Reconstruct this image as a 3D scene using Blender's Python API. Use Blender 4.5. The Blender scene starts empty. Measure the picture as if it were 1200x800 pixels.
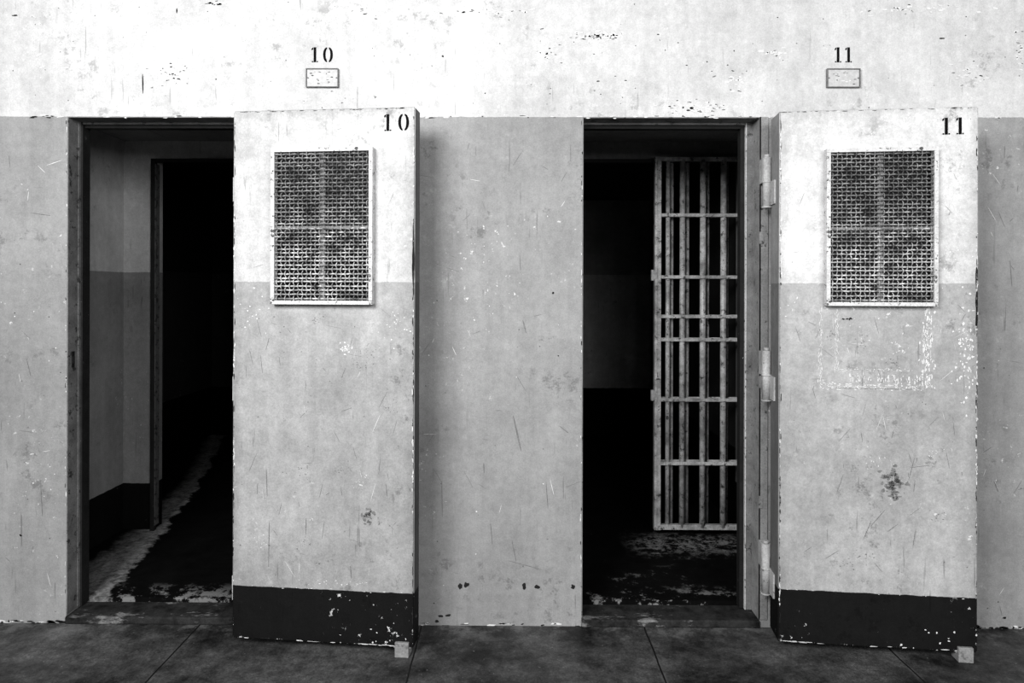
import bpy, bmesh, math, random
from mathutils import Vector, Matrix
random.seed(7)
S=280.0; D=3.0; EYE=1.4036
def wx(px): return (px-600)/S
def wz(py,k=1.0): return EYE-(py-340)/S/k
scene=bpy.context.scene
scene.view_settings.view_transform='Standard'
coll=scene.collection

# ---------------------------------------------------------------- materials
class M:
    def __init__(s,name):
        s.mat=bpy.data.materials.new(name); s.mat.use_nodes=True
        s.nt=s.mat.node_tree; s.b=s.nt.nodes['Principled BSDF']
        tc=s.nt.nodes.new('ShaderNodeTexCoord'); s.pos=tc.outputs['Object']
        sp=s.nt.nodes.new('ShaderNodeSeparateXYZ'); s.nt.links.new(s.pos,sp.inputs[0])
        s.x,s.y,s.z=sp.outputs
    def put(s,sock,v):
        if isinstance(v,(int,float)): sock.default_value=v
        else: s.nt.links.new(v,sock)
    def m(s,op,a,b=0.0,clamp=False):
        n=s.nt.nodes.new('ShaderNodeMath'); n.operation=op; n.use_clamp=clamp
        s.put(n.inputs[0],a); s.put(n.inputs[1],b); return n.outputs[0]
    def mix(s,f,a,b,lo=0.0,hi=1.0):
        n=s.nt.nodes.new('ShaderNodeMapRange'); n.clamp=True
        s.put(n.inputs[0],f); s.put(n.inputs[1],lo); s.put(n.inputs[2],hi); s.put(n.inputs[3],a); s.put(n.inputs[4],b)
        return n.outputs[0]
    def ramp(s,f,lo,hi): return s.mix(f,0.0,1.0,lo,hi)
    def noise(s,scale,detail=4,rough=.6,stretch=None,rot=None,off=0.0,dist=0.0):
        v=s.pos
        mp=s.nt.nodes.new('ShaderNodeMapping'); s.nt.links.new(v,mp.inputs[0])
        mp.inputs['Location'].default_value=(off,off*1.7,off*.6)
        if rot: mp.inputs['Rotation'].default_value=rot
        if stretch: mp.inputs['Scale'].default_value=stretch
        n=s.nt.nodes.new('ShaderNodeTexNoise'); s.nt.links.new(mp.outputs[0],n.inputs['Vector'])
        n.inputs['Scale'].default_value=scale; n.inputs['Detail'].default_value=detail
        n.inputs['Roughness'].default_value=rough; n.inputs['Distortion'].default_value=dist
        return n.outputs['Fac']
    def finish(s,val,rough=.6,bump=None,bs=.2,metal=0,spec=.3,dist=.002):
        s.put(s.b.inputs['Base Color'],val); s.put(s.b.inputs['Roughness'],rough)
        s.b.inputs['Metallic'].default_value=metal
        s.b.inputs['Specular IOR Level'].default_value=spec
        if bump is not None:
            n=s.nt.nodes.new('ShaderNodeBump'); n.inputs['Strength'].default_value=bs
            n.inputs['Distance'].default_value=dist
            s.nt.links.new(bump,n.inputs['Height']); s.nt.links.new(n.outputs[0],s.b.inputs['Normal'])
        return s.mat

def paint(name,base,bands,mott=.16,dirt=1.0,chips=1.0,edge=None,off=0.0,grain=.12,T=0,spec=.12,side=.55):
    m=M(name)
    zb=m.m('ADD',m.z,m.m('MULTIPLY',m.m('SUBTRACT',m.noise(25,off=off),.5),.008))
    v=base
    for z0,c in bands: v=m.mix(zb,v,c,z0-.0008,z0+.0008)
    def mul(v,n,lo,hi,a,b): return m.m('MULTIPLY',v,m.mix(n,a,b,lo,hi))
    v=mul(v,m.noise(1.7,5,.6,off=off+3),.3,.7,1-mott,1+mott*.6)
    v=mul(v,m.noise(5,9,.75,off=off+9),.33,.67,1-.13*dirt,1+.10*dirt)
    v=mul(v,m.noise(9,6,.65,stretch=(1.6,1.6,.12),off=off+1),.35,.7,1.03,1-.10*dirt)
    v=mul(v,m.noise(30,8,.8,off=off+12),.33,.67,1-.12*dirt,1+.11*dirt)
    g=m.noise(150,3,.8,off=off); v=mul(v,g,.3,.7,1-grain,1+grain)
    v=mul(v,m.noise(420,2,.8,off=off),.35,.65,1-grain*.7,1+grain*.7)
    for i,(ang,st) in enumerate(((.45,(60,1,4)),(-.7,(75,1,5)),(1.2,(60,1,4)))):
        n=m.noise(1.0,2,.5,stretch=st,rot=(0,ang,0),off=off+i*5)
        k=m.m('MULTIPLY',m.ramp(n,.70,.73),m.ramp(m.noise(2.2,3,off=off+20+i),.50,.60))
        v=m.mix(k,v,m.m('MULTIPLY',v,.66))
    k=m.m('MULTIPLY',m.ramp(m.noise(14,9,.78,off=off+31),.56,.62),m.ramp(m.noise(2.4,4,off=off+33),.48,.60))
    v=m.mix(k,v,m.m('MULTIPLY',v,1-.30*dirt))
    k=m.m('MULTIPLY',m.ramp(m.noise(18,9,.8,off=off+81),.56,.64),m.ramp(m.noise(1.9,4,off=off+83),.52,.64))
    v=m.mix(m.m('MULTIPLY',k,.5),v,m.m('MULTIPLY',v,1.6))
    k=m.m('MULTIPLY',m.ramp(m.noise(38,7,.7,off=off+40),.63,.645),m.ramp(m.noise(2.1,3,off=off+43),.52,.61))
    v=m.mix(m.m('MULTIPLY',k,.9*min(1,chips)),v,.74)
    k=m.m('MULTIPLY',m.ramp(m.noise(55,5,.7,off=off+50),.69,.70),m.ramp(m.noise(3.1,3,off=off+53),.48,.6))
    v=m.mix(m.m('MULTIPLY',k,.8*min(1,chips)),v,.07)
    if edge:
        W,H=edge
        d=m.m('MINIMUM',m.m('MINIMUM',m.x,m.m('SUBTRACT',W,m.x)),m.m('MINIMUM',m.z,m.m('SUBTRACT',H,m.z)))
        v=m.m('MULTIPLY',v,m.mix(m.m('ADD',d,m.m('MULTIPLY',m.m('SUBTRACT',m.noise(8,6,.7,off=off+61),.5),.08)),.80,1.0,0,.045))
        d=m.m('ADD',d,m.ramp(m.y,-T+.003,-T+.006))
        n1=m.m('SUBTRACT',m.m('MULTIPLY',m.noise(30,7,.78,off=off+60),.055),.0275)
        v=m.mix(m.m('SUBTRACT',n1,d),v,.74,0,.0006)
        n2=m.m('SUBTRACT',m.m('MULTIPLY',m.noise(24,7,.78,off=off+70),.055),.0270)
        v=m.mix(m.m('SUBTRACT',n2,d),v,.03,0,.0006)
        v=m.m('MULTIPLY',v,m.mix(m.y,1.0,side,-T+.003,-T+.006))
    h=m.m('ADD',g,m.m('MULTIPLY',m.noise(22,6,.7,off=off),1.6))
    return m.finish(v,.68,h,.28,spec=spec)

ZL=wz(137)
mat_wall=paint('wall_paint',.31,[(ZL,.60)],off=2,mott=.14,dirt=1.15)
H_D=2.07; W_D=.728; Z_D=.035
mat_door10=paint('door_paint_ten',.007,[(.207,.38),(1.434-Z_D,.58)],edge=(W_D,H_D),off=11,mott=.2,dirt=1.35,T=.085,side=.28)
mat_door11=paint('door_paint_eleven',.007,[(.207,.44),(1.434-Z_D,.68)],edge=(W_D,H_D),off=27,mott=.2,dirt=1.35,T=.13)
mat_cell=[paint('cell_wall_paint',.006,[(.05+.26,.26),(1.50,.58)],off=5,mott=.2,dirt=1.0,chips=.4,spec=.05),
          paint('cell_wall_paint_shaded',.006,[(.05+.26,.14),(1.50,.26)],off=6,mott=.2,dirt=1.0,chips=.4,spec=.05)]  # darker copy of the vestibule paint, its shade put into the colour
mat_inner=[paint('cell_shaded_paint',.003,[(.50,.042),(1.55,.018)],off=5,mott=.2,dirt=1.0,chips=.2,spec=.03),  # gloom of the cell interior painted into the wall colour
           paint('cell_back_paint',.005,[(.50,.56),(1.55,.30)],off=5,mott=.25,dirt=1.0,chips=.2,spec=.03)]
mat_side=paint('cell_shaded_side',.002,[(.50,.02)],off=5,mott=.2,chips=.1,spec=.03)  # unlit side wall: shade painted into the colour, ceiling shares it
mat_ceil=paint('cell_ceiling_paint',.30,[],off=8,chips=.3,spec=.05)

def simple(name,val,var=.2,rough=.6,scale=30,metal=0,spec=.3):
    m=M(name); n=m.noise(scale,6,.7); v=m.m('MULTIPLY',val,m.mix(n,1-var,1+var,.3,.7))
    return m.finish(v,rough,n,.25,metal,spec)
mat_light=simple('bare_light_plaster',.72,.12,.7)
mat_dark=simple('bare_dark_steel',.018,.3,.6,30,0,.1)
mat_smudge=simple('grey_smudge',.18,.35,.7,60,0,.1)
mat_ink=simple('black_stencil_paint',.004,.3,.7,60,0,.03)
mat_pane=simple('dark_window_pane',.004,.3,.4,10,0,.1)
mat_muntin=simple('muntin_grey',.24,.4,.6)
mat_plate=simple('label_plate_paint',.50,.2,.6,70)
def chipped(name,a,b,thr,scale=40,rough=.55,stretch=None,spec=.2,var=.2,w=.02):
    m=M(name); n=m.noise(scale,7,.75,stretch=stretch); g=m.noise(150,2); g2=m.noise(12,5,.7,off=4)
    v=m.mix(m.ramp(n,thr,thr+w),a,b); v=m.m('MULTIPLY',v,m.mix(g,.8,1.15,.3,.7)); v=m.m('MULTIPLY',v,m.mix(g2,1-var,1+var,.35,.65))
    return m.finish(v,rough,n,.35,0,spec)
def wire_mat():
    m=M('painted_wire'); n=m.noise(13,7,.78,off=3); n2=m.noise(60,4,.8)
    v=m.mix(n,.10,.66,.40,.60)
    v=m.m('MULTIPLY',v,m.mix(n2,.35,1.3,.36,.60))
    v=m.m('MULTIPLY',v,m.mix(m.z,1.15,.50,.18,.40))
    return m.finish(v,.5,n2,.2,0,.3)
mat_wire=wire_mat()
mat_frame=chipped('chipped_frame_dark',.02,.40,.67,45,spec=.05)
mat_jamb=chipped('jamb_grey_paint',.18,.05,.58,22,var=.3)
mat_hjamb=chipped('hinge_jamb_paint',.27,.06,.60,26,var=.25)
mat_gate=chipped('gate_bar_paint',.46,.04,.56,30,.36,spec=.5,var=.5,w=.06)
mat_dull=chipped('dull_frame_edge',.13,.03,.54,30)
mat_hinge=chipped('hinge_grey_paint',.50,.12,.62,50)
mat_gframe=chipped('grille_frame_paint',.62,.06,.575,45,var=.15)
mat_foot=chipped('foot_block_grey',.26,.16,.55,40)
mat_sill=chipped('worn_sill',.025,.16,.56,16,.8,(.35,1,1),spec=.05,var=.6,w=.06)

def floor_mat():
    m=M('corridor_concrete')
    a=m.noise(1.6,8,.72,off=4); b=m.noise(9,9,.75,off=8); c=m.noise(120,3,.8); e=m.noise(35,7,.8,off=14)
    v=m.mix(a,.007,.090,.40,.64)
    v=m.m('MULTIPLY',v,m.mix(b,.35,1.7,.3,.7)); v=m.m('MULTIPLY',v,m.mix(c,.5,1.5,.3,.7)); v=m.m('MULTIPLY',v,m.mix(e,.6,1.4,.35,.65))
    k=m.m('MULTIPLY',m.ramp(m.y,-.16,-.01),m.ramp(b,.50,.60)); v=m.mix(m.m('MULTIPLY',k,.6),v,.16)
    k=m.m('MULTIPLY',m.ramp(m.noise(60,5,.7,off=2),.66,.67),.7); v=m.mix(k,v,.22)
    ph=m.m('ABSOLUTE',m.m('SUBTRACT',m.m('FRACT',m.m('DIVIDE',m.m('ADD',m.m('ADD',m.x,20*.93-.09),m.m('MULTIPLY',m.m('SUBTRACT',m.noise(6),.5),.01)),.93)),.5))
    j=m.ramp(ph,.0045,.0025); v=m.mix(j,v,.004)
    j2=m.m('MULTIPLY',m.ramp(ph,.016,.006),m.ramp(b,.48,.56)); v=m.mix(m.m('MULTIPLY',m.m('SUBTRACT',j2,j,True),.5),v,.10)
    h=m.m('ADD',m.m('SUBTRACT',b,j),m.m('MULTIPLY',e,.5))
    return m.finish(v,.5,h,.45,0,.3,.004)
mat_floor=floor_mat()
def cell_floor(name,streak):
    m=M(name)
    n=m.noise(9,8,.75,off=3); n2=m.noise(40,5,.7); n3=m.noise(22,8,.78,off=7)
    v=m.mix(n,.002,.006,.3,.7)
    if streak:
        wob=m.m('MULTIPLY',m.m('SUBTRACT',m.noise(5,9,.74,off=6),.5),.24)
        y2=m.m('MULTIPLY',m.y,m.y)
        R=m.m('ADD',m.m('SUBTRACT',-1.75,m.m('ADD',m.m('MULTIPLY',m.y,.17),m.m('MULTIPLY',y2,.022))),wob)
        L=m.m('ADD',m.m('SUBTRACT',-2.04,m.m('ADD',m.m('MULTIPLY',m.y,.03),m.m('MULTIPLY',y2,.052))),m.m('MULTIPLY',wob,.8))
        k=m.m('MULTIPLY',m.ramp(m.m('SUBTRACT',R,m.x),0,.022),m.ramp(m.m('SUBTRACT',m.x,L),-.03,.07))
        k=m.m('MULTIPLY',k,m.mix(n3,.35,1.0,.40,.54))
        v=m.mix(k,v,m.m('MULTIPLY',m.mix(n2,.12,.36,.3,.7),m.mix(m.y,.95,1.9,.3,1.6)))  # worn streak; colour raised with depth to make up for dim light
    else:
        k=m.m('MULTIPLY',m.ramp(n,.60,.64),m.ramp(m.noise(1.8,3,off=1),.44,.55)); k=m.m('MULTIPLY',k,m.ramp(m.y,1.1,.6))
        v=m.mix(k,v,.09)
        k=m.m('MULTIPLY',m.ramp(n3,.47,.55),m.ramp(m.m('ABSOLUTE',m.m('SUBTRACT',m.m('ADD',m.y,m.m('MULTIPLY',m.m('SUBTRACT',n,.5),.5)),.84)),.20,.04)); k=m.m('MULTIPLY',k,m.ramp(m.x,.58,.74)); v=m.mix(k,v,m.mix(n2,.10,.32,.3,.7))
    k=m.m('MULTIPLY',m.ramp(n,.53,.57),m.ramp(m.y,.30,.17)); v=m.mix(k,v,.20)
    return m.finish(v,.8,n,.4,0,.03)
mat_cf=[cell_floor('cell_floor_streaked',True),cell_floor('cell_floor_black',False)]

# ---------------------------------------------------------------- mesh helpers
def box(bm,x0,x1,y0,y1,z0,z1,mi=0):
    vs=[bm.verts.new((x,y,z)) for x in(x0,x1) for y in(y0,y1) for z in(z0,z1)]
    for f in((0,1,3,2),(4,6,7,5),(0,4,5,1),(2,3,7,6),(0,2,6,4),(1,5,7,3)):
        fc=bm.faces.new([vs[i] for i in f]); fc.material_index=mi
def cyl(bm,p0,p1,r,n=12,mi=0,smooth=True):
    p0=Vector(p0);p1=Vector(p1);d=(p1-p0).normalized()
    a=d.orthogonal().normalized();b=d.cross(a)
    r0=[];r1=[]
    for i in range(n):
        t=2*math.pi*i/n;o=(a*math.cos(t)+b*math.sin(t))*r
        r0.append(bm.verts.new(p0+o));r1.append(bm.verts.new(p1+o))
    for i in range(n):
        f=bm.faces.new((r0[i],r0[(i+1)%n],r1[(i+1)%n],r1[i]));f.smooth=smooth;f.material_index=mi
    bm.faces.new(r0[::-1]).material_index=mi;bm.faces.new(r1).material_index=mi
def tube(bm,pts,r,n=6,mi=0):
    rings=[]
    for i,p in enumerate(pts):
        a=pts[max(i-1,0)];b=pts[min(i+1,len(pts)-1)]
        d=(Vector(b)-Vector(a)).normalized()
        u=Vector((0,1,0)) if abs(d.y)<.9 else Vector((1,0,0))
        s=d.cross(u).normalized();t=d.cross(s)
        rings.append([bm.verts.new(Vector(p)+(s*math.cos(2*math.pi*j/n)+t*math.sin(2*math.pi*j/n))*r) for j in range(n)])
    for i in range(len(rings)-1):
        for j in range(n):
            f=bm.faces.new((rings[i][j],rings[i][(j+1)%n],rings[i+1][(j+1)%n],rings[i+1][j]));f.smooth=True;f.material_index=mi
def flake(bm,x,z,y,rx,rz,mi,n=11,rot=0.0,rag=.45):
    vs=[]
    c,s=math.cos(rot),math.sin(rot)
    for i in range(n):
        t=-2*math.pi*i/n; r=1-random.random()*rag
        a=rx*math.cos(t)*r;b=rz*math.sin(t)*r
        vs.append(bm.verts.new((x+a*c-b*s,y,z+a*s+b*c)))
    cv=bm.verts.new((x,y,z))
    for i in range(n):
        f=bm.faces.new((cv,vs[i],vs[(i+1)%n]));f.material_index=mi
def obj(name,bm,mats,parent=None,loc=None,bevel=0,**props):
    bmesh.ops.recalc_face_normals(bm,faces=[f for f in bm.faces if len(f.verts)!=3])
    me=bpy.data.meshes.new(name);bm.to_mesh(me);bm.free()
    for mt in(mats if isinstance(mats,list) else [mats]): me.materials.append(mt)
    o=bpy.data.objects.new(name,me);coll.objects.link(o)
    if parent:o.parent=parent
    if loc:o.location=loc
    if bevel:
        md=o.modifiers.new('bevel','BEVEL');md.width=bevel;md.segments=2;md.limit_method='ANGLE'
    for k,v in props.items():o[k]=v
    return o
def empty(name,loc,rotz=0,parent=None,**props):
    o=bpy.data.objects.new(name,None);coll.objects.link(o);o.location=loc;o.rotation_euler=(0,0,rotz)
    o.empty_display_size=.1
    if parent:o.parent=parent
    for k,v in props.items():o[k]=v
    return o
def poly(bm,pts,y,th=.0008,mi=0):
    f=[bm.verts.new((x,y,z)) for x,z in pts]
    fc=bm.faces.new(f);fc.material_index=mi;fc.normal_update()
    if fc.normal.y>0: fc.normal_flip()
def digit(bm,ch,x,z,h,y):
    if ch=='1':
        for P in ([(.19,.0),(.36,.0),(.36,1),(.19,1)],[(.05,.80),(.155,.86),(.155,1),(.05,.91)],
                  [(.07,0),(.155,0),(.155,.08),(.07,.08)],[(.395,0),(.48,0),(.48,.08),(.395,.08)]):
            poly(bm,[(x+a*h,z+b*h) for a,b in P],y)
        return .62*h
    N=14
    for s in(-1,1):
        o=[];i_=[]
        for i in range(N+1):
            t=-math.pi/2+math.pi*i/N
            o.append((x+(.37+s*(.06+.27*math.cos(t)))*h,z+(.5+.5*math.sin(t))*h))
            i_.append((x+(.37+s*(.06+.10*math.cos(t)))*h,z+(.5+.39*math.sin(t))*h))
        for i in range(N):
            poly(bm,[o[i],o[i+1],i_[i+1],i_[i]],y)
    return .80*h

# ---------------------------------------------------------------- front wall
PITCH=606/S
OL=-524/S; OR=-316/S; WT=.14
bm=bmesh.new()
XL,XR=-4.6,4.9; ZT=3.3
spans=[(XL,OL),(OR,OL+PITCH),(OR+PITCH,XR)]
for a,b in spans: box(bm,a,b,0,WT,0,ZL)
box(bm,XL,XR,0,WT,ZL,ZT)
Y=-.0012
def fl(px,py,rx,rz,mi,n=11,rot=0,rag=.5): flake(bm,wx(px),wz(py),Y,rx/S,rz/S,mi,n,rot,rag)
def rn(a,b): return random.uniform(a,b)
for px,py,a,b in((540,687,3,4),(547,685,4,4),(615,686,3,5),(630,687,4,3),(672,687,3,4),(517,722,4,2),(526,721,5,2),(513,728,3,2),(22,630,2,2),(165,98,1,14),(1175,720,3,2),(648,343,1.5,1.5),(518,66,1.5,1.5),(14,18,5,1),(1100,45,5,1),(700,95,3,1),(205,12,1,4)):
    fl(px,py,a,b,2)
for x0,y0,x1,y1,w in((601,484,613,537,1),(655,498,668,508,.9),(612,372,617,392,.7),(567,540,568,556,.8),(1162,560,1168,575,.7),(28,420,34,445,.5),(575,610,578,640,.5),(518,560,519,610,.6),(600,630,606,660,.7),(590,655,640,668,.5),(640,560,643,600,.5),(30,250,60,254,.4),(45,560,48,610,.5),(1180,300,1183,340,.5)):
    L=math.hypot(x1-x0,y1-y0)/2; fl((x0+x1)/2,(y0+y1)/2,L,w,3,9,math.atan2(-(y1-y0),x1-x0),.3)
for i in range(60):
    px=random.choice((rn(5,70),rn(495,675),rn(495,675),rn(1150,1195))); fl(px,rn(160,715),rn(3,13),rn(.25,.42),random.choice((3,3,3,1)),7,rn(-1.57,1.57),.3)
for i in range(60):
    px=random.choice((rn(5,70),rn(495,675),rn(495,675),rn(1150,1195))); fl(px,rn(300,725),rn(.5,1.3),rn(.5,1.3),random.choice((3,2,1)),7)
for cx,cy,sx,sy,n in((195,90,26,9,50),(700,43,28,4,56),(640,62,14,6,16),(905,62,10,5,14),(1130,85,20,8,20),(560,14,60,4,30),(250,4,14,2,20),(820,128,36,6,40),(860,98,14,10,12),(1080,10,60,4,30),(430,16,20,5,12),(1190,60,6,22,20),(350,120,60,8,14),(60,60,30,20,10)):
    for i in range(n):
        fl(cx+random.gauss(0,sx/1.6),cy+random.gauss(0,sy/1.6),rn(.8,5),rn(.5,2.0),1,9,rn(-.3,.3))
        if random.random()<.3: fl(cx+random.gauss(0,sx/1.4),cy+random.gauss(0,sy/1.2),rn(.8,3),rn(.4,.9),random.choice((2,3,3,3)),9,rn(-.3,.3))
for i in range(70):
    fl(rn(0,1200),rn(2,132),rn(.4,1.1),rn(.4,1.2),random.choice((2,3)),7)
for i in range(24): fl(rn(640,900),rn(36,132),rn(.6,2),rn(.4,1),2,7)
for i in range(90):
    px=rn(0,1200)
    fl(px,137+rn(-1.5,1.5),rn(1,6),rn(.4,1.1),random.choice((1,1,2)),9,0)
for e in(OL,OR,OL+PITCH,OR+PITCH):
    for i in range(34):
        s=-1 if e in(OL,OL+PITCH) else 1
        flake(bm,e+s*rn(.001,.005),rn(.02,ZL),Y,rn(.001,.0035),rn(.002,.016),random.choice((1,1,2)),8,0,.6)
for a,b in((OL-.35,OL),(OR+.05,OL+PITCH),(OR+PITCH+.9,2.4)):
    for i in range(34): flake(bm,rn(a,b),rn(.0,.010),Y,rn(.003,.03),rn(.002,.008),random.choice((1,2,2,2)),9,0,.7)
wall=obj('wall_front',bm,[mat_wall,mat_light,mat_dark,mat_smudge],kind='structure',label='two-tone painted cell block wall, white above grey')
for cx,ch,pxl in((377,'10',363),(985,'11',975)):
    bm=bmesh.new(); x=wx(pxl)
    for c in ch: x+=digit(bm,c,x,wz(73),17.5/S,-.0018)+(.010 if ch=='10' else .005)
    obj('stencil_number',bm,mat_ink,parent=wall,label='black stencilled cell number '+ch)

for x0,x1,t in((358,396,'10'),(966,1004.5,'11')):
    bm=bmesh.new(); a,b=wx(x0),wx(x1); z0,z1=wz(103),wz(81); cx=(a+b)/2
    e=empty('label_holder',(cx,0,z0),category='label holder',group='label holders above the cell doors',
            label='small painted-over metal label holder on white wall under number '+t)
    hw=(b-a)/2; h=z1-z0
    box(bm,-hw+.004,hw-.004,-.008,0,.004,h-.004)
    for i in range(22 if t=='10' else 16): flake(bm,rn(-.8*hw,.8*hw),rn(.012,h-.012),-.0086,rn(.002,.009),rn(.001,.004),random.choice((1,2,3,3)),8)
    obj('plate',bm,[mat_plate,mat_dark,mat_light,mat_smudge],parent=e)
    bm=bmesh.new(); w=.0032
    box(bm,-hw,hw,-.014,0,0,w);box(bm,-hw,hw,-.014,0,h-w,h);box(bm,-hw,-hw+w,-.014,0,w,h-w);box(bm,hw-w,hw,-.014,0,w,h-w)
    for sx in(-1,1): cyl(bm,(sx*(hw-.008),-.011,h/2),(sx*(hw-.008),-.002,h/2),.003,8)
    obj('rim',bm,mat_smudge,parent=e)

# ---------------------------------------------------------------- floor corridor
bm=bmesh.new(); box(bm,-4.6,4.9,-6.5,0.0,-.1,0)
obj('floor',bm,mat_floor,kind='structure',label='dark worn concrete corridor floor')

# ---------------------------------------------------------------- cells
for ci in range(2):
    ox=ci*PITCH
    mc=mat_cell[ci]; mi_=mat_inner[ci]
    def X(px): return px/S+ox
    vl,vr=X(-614),X(-206); yv=1.03
    cl,cr=X(-782),X(-246)
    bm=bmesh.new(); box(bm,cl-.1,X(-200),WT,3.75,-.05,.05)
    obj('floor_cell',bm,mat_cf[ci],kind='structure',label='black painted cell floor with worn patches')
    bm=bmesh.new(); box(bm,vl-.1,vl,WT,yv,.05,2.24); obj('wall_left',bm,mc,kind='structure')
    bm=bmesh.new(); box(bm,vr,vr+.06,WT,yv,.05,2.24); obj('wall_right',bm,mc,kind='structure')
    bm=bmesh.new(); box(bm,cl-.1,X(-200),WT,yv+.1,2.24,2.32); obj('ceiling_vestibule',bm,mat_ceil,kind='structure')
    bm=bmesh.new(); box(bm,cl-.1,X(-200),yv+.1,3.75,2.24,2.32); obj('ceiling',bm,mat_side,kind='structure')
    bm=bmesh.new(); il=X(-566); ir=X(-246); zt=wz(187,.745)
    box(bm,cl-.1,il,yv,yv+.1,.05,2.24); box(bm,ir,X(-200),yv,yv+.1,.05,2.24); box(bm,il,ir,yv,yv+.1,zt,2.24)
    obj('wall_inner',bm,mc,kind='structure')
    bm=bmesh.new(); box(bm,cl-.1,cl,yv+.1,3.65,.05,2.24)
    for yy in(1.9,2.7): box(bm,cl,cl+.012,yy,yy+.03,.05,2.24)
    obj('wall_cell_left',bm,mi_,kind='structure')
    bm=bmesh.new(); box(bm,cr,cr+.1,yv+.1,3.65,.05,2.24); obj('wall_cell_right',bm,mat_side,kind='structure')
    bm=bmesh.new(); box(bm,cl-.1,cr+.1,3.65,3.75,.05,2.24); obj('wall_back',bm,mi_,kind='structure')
    bm=bmesh.new(); box(bm,il-.006,il+.018,yv-.03,yv,.05,zt); box(bm,il+.018,ir-.03,yv-.03,yv,zt-.02,zt)
    obj('trim_gate_frame',bm,mat_frame,kind='structure',bevel=.003)
    if ci==0:
        bm=bmesh.new(); box(bm,il+.018,il+.0215,yv-.026,yv+.02,.08,zt-.03)
        obj('trim_gate_edge',bm,mat_dull,kind='structure')
    a,b=X(-524),X(-316)
    bm=bmesh.new()
    box(bm,a,a+.006,.070,WT,.035,ZL); box(bm,b-.030,b,.086,WT,.035,ZL); box(bm,a+.006,b-.030,.086,WT,ZL-.012,ZL)
    box(bm,a,a+.004,.0,.070,.035,ZL)
    box(bm,a+.004,b-.004,.0,.086,ZL-.004,ZL)
    box(bm,a+.006,a+.014,.085,WT,.035,ZL,1); box(bm,b-.052,b-.034,.10,WT,.035,ZL,1); box(bm,a+.014,b-.052,.10,WT,ZL-.026,ZL-.012,1)
    box(bm,b-.034,b-.030,.084,WT,.035,ZL,2)
    obj('trim_door_frame',bm,[mat_jamb,mat_frame,mat_gframe],kind='structure',bevel=.001)
    bm=bmesh.new()
    box(bm,b-.004,b,-.006,.086,.035,ZL); box(bm,b-.004,b+.03,-.006,-.0015,.035,ZL)
    for z in(.5,1.0,1.6,1.9): box(bm,b-.006,b+.01,-.009,-.005,z,z+.05)
    obj('trim_hinge_jamb',bm,mat_hjamb,kind='structure')
    bm=bmesh.new(); box(bm,a,b,-.012,WT,.0,.032)
    obj('trim_sill',bm,mat_sill,kind='structure',bevel=.006)
bm=bmesh.new(); a=-524/S
box(bm,a+.004,a+.006,.025,.045,wz(433),wz(414)); box(bm,a+.0045,a+.009,.030,.040,wz(428),wz(420))
obj('strike_plate',bm,mat_dark,category='strike plate',label='small dark steel strike plate on the door jamb')

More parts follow.
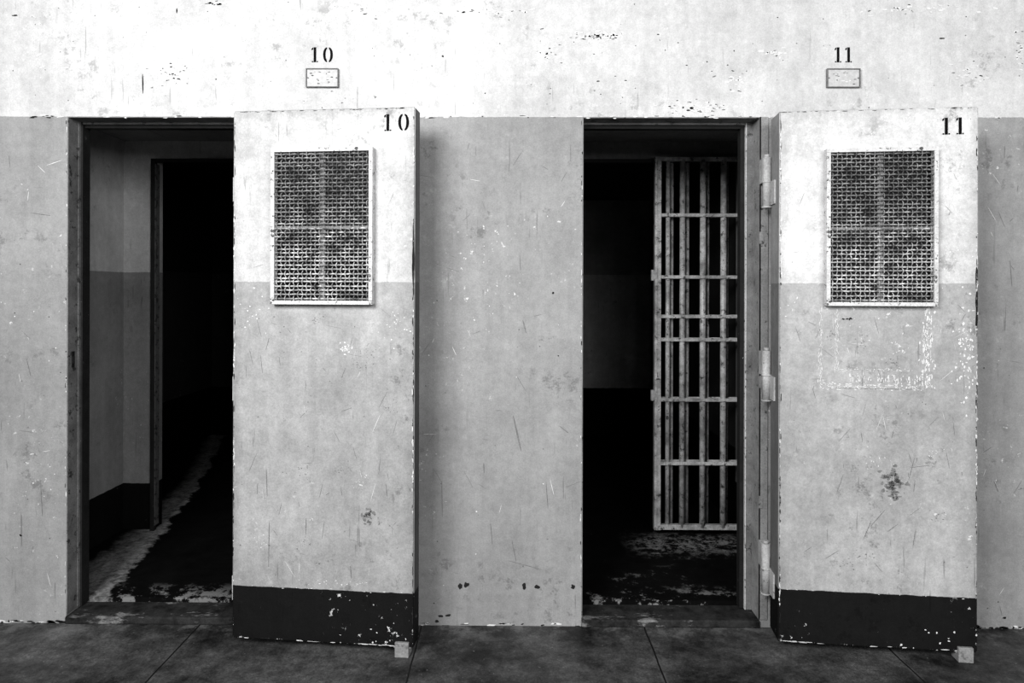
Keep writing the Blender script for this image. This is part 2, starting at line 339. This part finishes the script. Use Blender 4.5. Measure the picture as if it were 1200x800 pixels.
# ---------------------------------------------------------------- doors
def make_door(num,loc,rot,mat,T):
    e=empty('cell_door',loc,rot,category='door',group='open solid cell doors',
        label='thick steel cell door numbered %s, white over grey with black kick band, swung open'%num)
    bm=bmesh.new(); box(bm,0,W_D,-T,0,0,H_D)
    bmesh.ops.bevel(bm,geom=bm.edges[:],offset=.004,segments=2,affect='EDGES')
    yf=-T-.0010
    def ed(n,mi,f,sx,sz,rot=0,rag=.6):
        for i in range(n):
            x,z=f(); x=min(max(x,.004),W_D-.004)
            flake(bm,x,z,yf,rn(*sx),rn(*sz),mi,9,rot,rag)
    # clustered chips along the upright edges
    for c in range(9):
        xe=random.choice((.005,W_D-.005)); zc=rn(.1,H_D-.1); sp=rn(.02,.08)
        ed(random.randint(5,12),1,lambda:(xe+rn(-.003,.003),min(max(random.gauss(zc,sp),.01),H_D-.01)),(.001,.0045),(.002,.016))
    ed(20,1,lambda:(random.choice((.005,W_D-.005)),rn(0.02,H_D-.02)),(.001,.003),(.002,.010))
    ed(55,2,lambda:(random.choice((rn(.003,.008),W_D-rn(.003,.008))),rn(0.02,H_D-.02)),(.001,.003),(.003,.03))
    ed(24,2,lambda:(rn(.01,W_D-.01),H_D-rn(.003,.007)),(.003,.02),(.001,.002))
    ed(14,1,lambda:(rn(.01,W_D-.01),rn(.003,.007)),(.003,.030),(.0008,.0028))
    ed(12,1,lambda:(rn(.01,W_D-.01),.207+rn(-.004,.004)),(.002,.008),(.0008,.002))
    ed(9,1,lambda:(random.gauss(.62,.06),rn(.01,.08)),(.002,.008),(.001,.006))
    for i in range(50):
        a=random.choice((rn(-1.5,1.5),rn(1.1,1.9))); ed(1,random.choice((3,3,3,1)),lambda:(rn(.05,W_D-.05),rn(.25,1.3)),(.008,.05),(.0005,.0010),a,.3)
    for i in range(12):
        a=rn(-1.5,1.5); ed(1,3,lambda:(rn(.05,W_D-.05),rn(1.3,2.0)),(.01,.03),(.0005,.0008),a,.3)
    for i in range(10):
        cx,cz=rn(.08,W_D-.08),rn(.28,1.25)
        mi=random.choice((1,3,3))
        ed(14,mi,lambda:(random.gauss(cx,.018),random.gauss(cz,.014)),(.001,.005),(.0008,.003),rn(-1,1))
    if num=='10':
        ed(4,2,lambda:(W_D-.006,rn(1.42,1.58)),(.004,.007),(.05,.08))
        ed(26,3,lambda:(random.gauss(.545,.012),random.gauss(.50,.018)),(.004,.013),(.003,.012))
        ed(16,1,lambda:(random.gauss(.45,.012),random.gauss(1.14,.02)),(.002,.007),(.002,.009))
        ed(22,1,lambda:(random.gauss(.65,.03),random.gauss(1.22,.04)),(.001,.005),(.001,.004))
        ed(18,1,lambda:(random.gauss(.08,.03),random.gauss(1.28,.06)),(.002,.006),(.001,.005))
        ed(20,1,lambda:(rn(.25,.55),random.gauss(.235,.006)),(.002,.006),(.001,.003))
        ed(30,2,lambda:(rn(.01,W_D),rn(.3,1.9)),(.0008,.002),(.0008,.002))
        ed(40,3,lambda:(rn(.01,W_D),rn(.3,1.3)),(.002,.005),(.001,.004))
        for x,z,l in((.15,.38,.11),(.14,.62,.07),(.62,.6,.03),(.30,.45,.04),(.48,.28,.03)): flake(bm,x,z,yf,.0018,l,3,9,rn(-.1,.1),.3)
    else:
        ed(5,2,lambda:(W_D-.006,rn(1.25,1.42)),(.004,.007),(.04,.07))
        ed(60,3,lambda:(random.gauss(.425,.020),random.gauss(.63,.026)),(.004,.016),(.003,.013))
        ed(8,2,lambda:(random.gauss(.425,.014),random.gauss(.62,.020)),(.002,.006),(.002,.006))
        ed(5,2,lambda:(random.gauss(.255,.007),random.gauss(1.262,.004)),(.003,.008),(.003,.006))
        x0,x1,z0,z1=.155,.545,1.0,1.31
        ed(170,1,lambda:(rn(x0,x1),z0+random.gauss(0,.006)),(.002,.010),(.0008,.0035))
        ed(150,1,lambda:(x1+random.gauss(0,.011),rn(z0,z1)),(.001,.005),(.003,.015))
        ed(90,1,lambda:(x0+random.gauss(0,.004),rn(z0,z1)),(.0008,.002),(.003,.012))
        ed(80,1,lambda:(rn(x0,x1),z1+random.gauss(0,.006)),(.002,.008),(.0008,.002))
        ed(70,1,lambda:(x0+.06+random.gauss(0,.004),rn(z0+.06,z1)),(.0008,.002),(.004,.014))
        ed(60,1,lambda:(rn(x0+.06,x1-.05),z0+.065+random.gauss(0,.004)),(.002,.007),(.0008,.002))
        ed(80,1,lambda:(rn(x0+.1,x1-.02),z0+.03+random.gauss(0,.008)),(.001,.004),(.003,.012))
        for i in range(4): ed(1,3,lambda:((x0+x1)/2,z0-.006),(.15,.19),(.0006,.001),0,.2)
        ed(100,1,lambda:(random.gauss(.69,.022),random.gauss(1.12,.10)),(.001,.007),(.002,.009))
        ed(70,1,lambda:(random.gauss(.03,.022),random.gauss(1.55,.14)),(.001,.006),(.002,.009))
        ed(30,1,lambda:(random.gauss(.64,.04),random.gauss(1.52,.08)),(.001,.005),(.001,.005))
        ed(40,3,lambda:(rn(.01,W_D),rn(.3,1.3)),(.001,.004),(.001,.004))
        for x,z,l,a in((.37,.50,.05,.9),(.33,.45,.05,1.2),(.42,.46,.03,.7),(.2,.35,.04,.6)): flake(bm,x,z,yf,l,.0012,3,9,a,.3)
    obj('slab',bm,[mat,mat_light,mat_dark,mat_smudge],parent=e)
    bm=bmesh.new(); x=.604 if num=='10' else .594
    for c in num: x+=digit(bm,c,x,2.006-Z_D+(.008 if num=='10' else -.006),.064,-T-.002)+(.016 if num=='10' else .010)
    obj('stencil_number',bm,mat_ink,parent=e,label='black stencilled door number '+num)
    # grille
    x0,x1,z0,z1=.167,.571,1.347-Z_D,1.949-Z_D; fw=.015; pr=.034
    hw=(x1-x0)/2; h=z1-z0
    bm=bmesh.new()
    box(bm,-hw,hw,-pr,0,0,fw);box(bm,-hw,hw,-pr,0,h-fw,h);box(bm,-hw,-hw+fw,-pr,0,fw,h-fw);box(bm,hw-fw,hw,-pr,0,fw,h-fw)
    for sx in(-1,1):
        for k in range(5):
            zz=.03+k*(h-.06)/4; cyl(bm,(sx*(hw-fw/2),-pr-.002,zz),(sx*(hw-fw/2),-pr+.002,zz),.0035,8)
    g=obj('window_grille',bm,mat_gframe,parent=e,loc=((x0+x1)/2,-T,z0),bevel=.004,label='white framed window grille with woven wire')
    bm=bmesh.new(); box(bm,-hw+fw,hw-fw,-.004,-.001,fw,h-fw); obj('pane',bm,mat_pane,parent=g,label='dark glass behind the wire')
    bm=bmesh.new(); box(bm,-.010,.010,-.013,-.004,fw,h-fw); box(bm,-hw+fw,-.010,-.013,-.004,h*.49-.008,h*.49+.008); box(bm,.010,hw-fw,-.013,-.004,h*.49-.008,h*.49+.008)
    obj('muntin',bm,mat_muntin,parent=g)
    bm=bmesh.new(); nx,nz=22,36
    ax=-hw+fw; az=fw; px_=(2*hw-2*fw)/nx; pz=(h-2*fw)/nz; am=.0040
    for j in range(nz):
        z=az+(j+.5)*pz; pts=[(ax,-.026,z)]
        dz=rn(-.0018,.0018)
        for i in range(nx):
            s=1 if (i+j)%2 else -1
            pts+= [(ax+(i+.2)*px_,-.026-s*am,z+dz),(ax+(i+.8)*px_,-.026-s*am,z+dz+rn(-.001,.001))]
        pts.append((-ax,-.026,z)); tube(bm,pts,.0030,6)
    for i in range(nx):
        x=ax+(i+.5)*px_; pts=[(x,-.026,az)]
        for j in range(nz):
            s=1 if (i+j)%2 else -1
            pts+= [(x+rn(-.001,.001),-.026+s*am,az+(j+.2)*pz),(x,-.026+s*am,az+(j+.8)*pz)]
        pts.append((x,-.026,h-fw)); tube(bm,pts,.0017,5)
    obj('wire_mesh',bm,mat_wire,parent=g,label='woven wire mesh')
    for py in(216,436,656):
        zc=wz(py)-Z_D; bm=bmesh.new()
        cyl(bm,(-.017,-.005,zc-.10),(-.017,-.005,zc+.10),.017,14)
        cyl(bm,(-.017,-.005,zc-.105),(-.017,-.005,zc-.10),.021,14)
        cyl(bm,(-.017,-.005,zc-.003),(-.017,-.005,zc+.003),.0195,14)
        cyl(bm,(-.017,-.005,zc+.10),(-.017,-.005,zc+.112),.011,10)
        box(bm,-.006,.0,-.075,.0,zc-.095,zc+.0)
        box(bm,-.034,-.016,.0,.052,zc+.0,zc+.095)
        obj('hinge',bm,mat_hinge,parent=e)
    bm=bmesh.new(); box(bm,W_D-.072,W_D-.018,-T-.012,-T+.045,-Z_D,.022); box(bm,W_D-.078,W_D-.012,-T-.002,-T+.05,-.004,.001)
    obj('foot_block',bm,mat_foot,parent=e,bevel=.003,label='grey foot block under door corner')
    return e
make_door('11',(1.055,-.067,Z_D),math.radians(-6),mat_door11,.13)
make_door('10',(-1.089,-.105,Z_D),math.radians(-5.6),mat_door10,.085)

# ---------------------------------------------------------------- barred gate in cell 11
kg=.757; gy=D*(1/kg-1)
def gx(px): return (px-600)/S/kg
gx0,gx1=gx(766),gx(766)+.70; gb=.088; gt=wz(184,kg)
gate=empty('barred_gate',(gx0,gy,gb),category='gate',label='grey steel barred gate half closing the dark inner doorway')
W=gx1-gx0;H=gt-gb
bm=bmesh.new()
box(bm,0,.036,-.02,.02,0,H);box(bm,W-.04,W,-.02,.02,0,H);box(bm,.036,W-.04,-.014,.014,H-.022,H);box(bm,.036,W-.04,-.014,.014,0,.028)
box(bm,.014,.018,-.024,-.02,0,H)
obj('gate_frame',bm,mat_gate,parent=gate,bevel=.003)
for px,r,dy in((782,.012,0),(789,.009,.05),(799,.015,0),(807,.012,.05),(823,.0165,0),(831,.011,.05),(847,.0165,0),(854,.009,.05),(870,.0165,0),(893,.0165,0)):
    bm=bmesh.new(); x=gx(px)-gx0; cyl(bm,(x,dy,.012),(x,dy,H-.010),r,14); obj('bar',bm,mat_gate,parent=gate)
for py in(252,324,370,397,467,541):
    bm=bmesh.new(); z=wz(py,kg)-gb; box(bm,.036,W-.04,-.024,-.0165,z-.009,z+.009)
    box(bm,.036,W-.04,.030,.036,z-.009,z+.009)
    for px in(800,823,847,870): cyl(bm,(gx(px)-gx0,-.029,z),(gx(px)-gx0,-.024,z),.007,8)
    obj('crossbar',bm,mat_gate,parent=gate,bevel=.0015)
for py in(322,462):
    bm=bmesh.new(); z=wz(py,kg)-gb; cyl(bm,(-.010,-.012,z-.03),(-.010,-.012,z+.03),.010,10); box(bm,-.012,.012,-.022,-.004,z-.022,z+.022)
    obj('knuckle',bm,mat_gate,parent=gate,bevel=.002)

# ---------------------------------------------------------------- light
def area(name,loc,target,size,sy,energy):
    l=bpy.data.lights.new(name,'AREA');l.energy=energy;l.shape='RECTANGLE';l.size=size;l.size_y=sy
    o=bpy.data.objects.new(name,l);coll.objects.link(o);o.location=loc
    o.rotation_euler=(Vector(target)-Vector(loc)).to_track_quat('-Z','Y').to_euler();return o
area('corridor_light',(-1.7,-3.6,2.9),(0.2,0,1.1),1.6,1.3,220)
area('fill_light_soft',(2.2,-4.8,2.6),(1.2,0,1.1),3,2,195)  # added fill lamp, brightens the right side
w=bpy.data.worlds.new('World');scene.world=w;w.use_nodes=True
bg=w.node_tree.nodes['Background'];bg.inputs[0].default_value=(1,1,1,1);bg.inputs[1].default_value=.03

# ---------------------------------------------------------------- camera
cam=bpy.data.cameras.new('camera');co=bpy.data.objects.new('camera',cam);coll.objects.link(co)
cam.sensor_width=36;cam.lens=840/1200*36;cam.shift_y=-60/1200;cam.shift_x=6/1200
co.location=(0,-D,EYE)
co.rotation_euler=(Matrix.Rotation(math.radians(.42),4,'Z')@Matrix.Rotation(math.radians(90),4,'X')@Matrix.Rotation(math.radians(.15),4,'Z')).to_euler()
cam.clip_start=.05
scene.camera=co
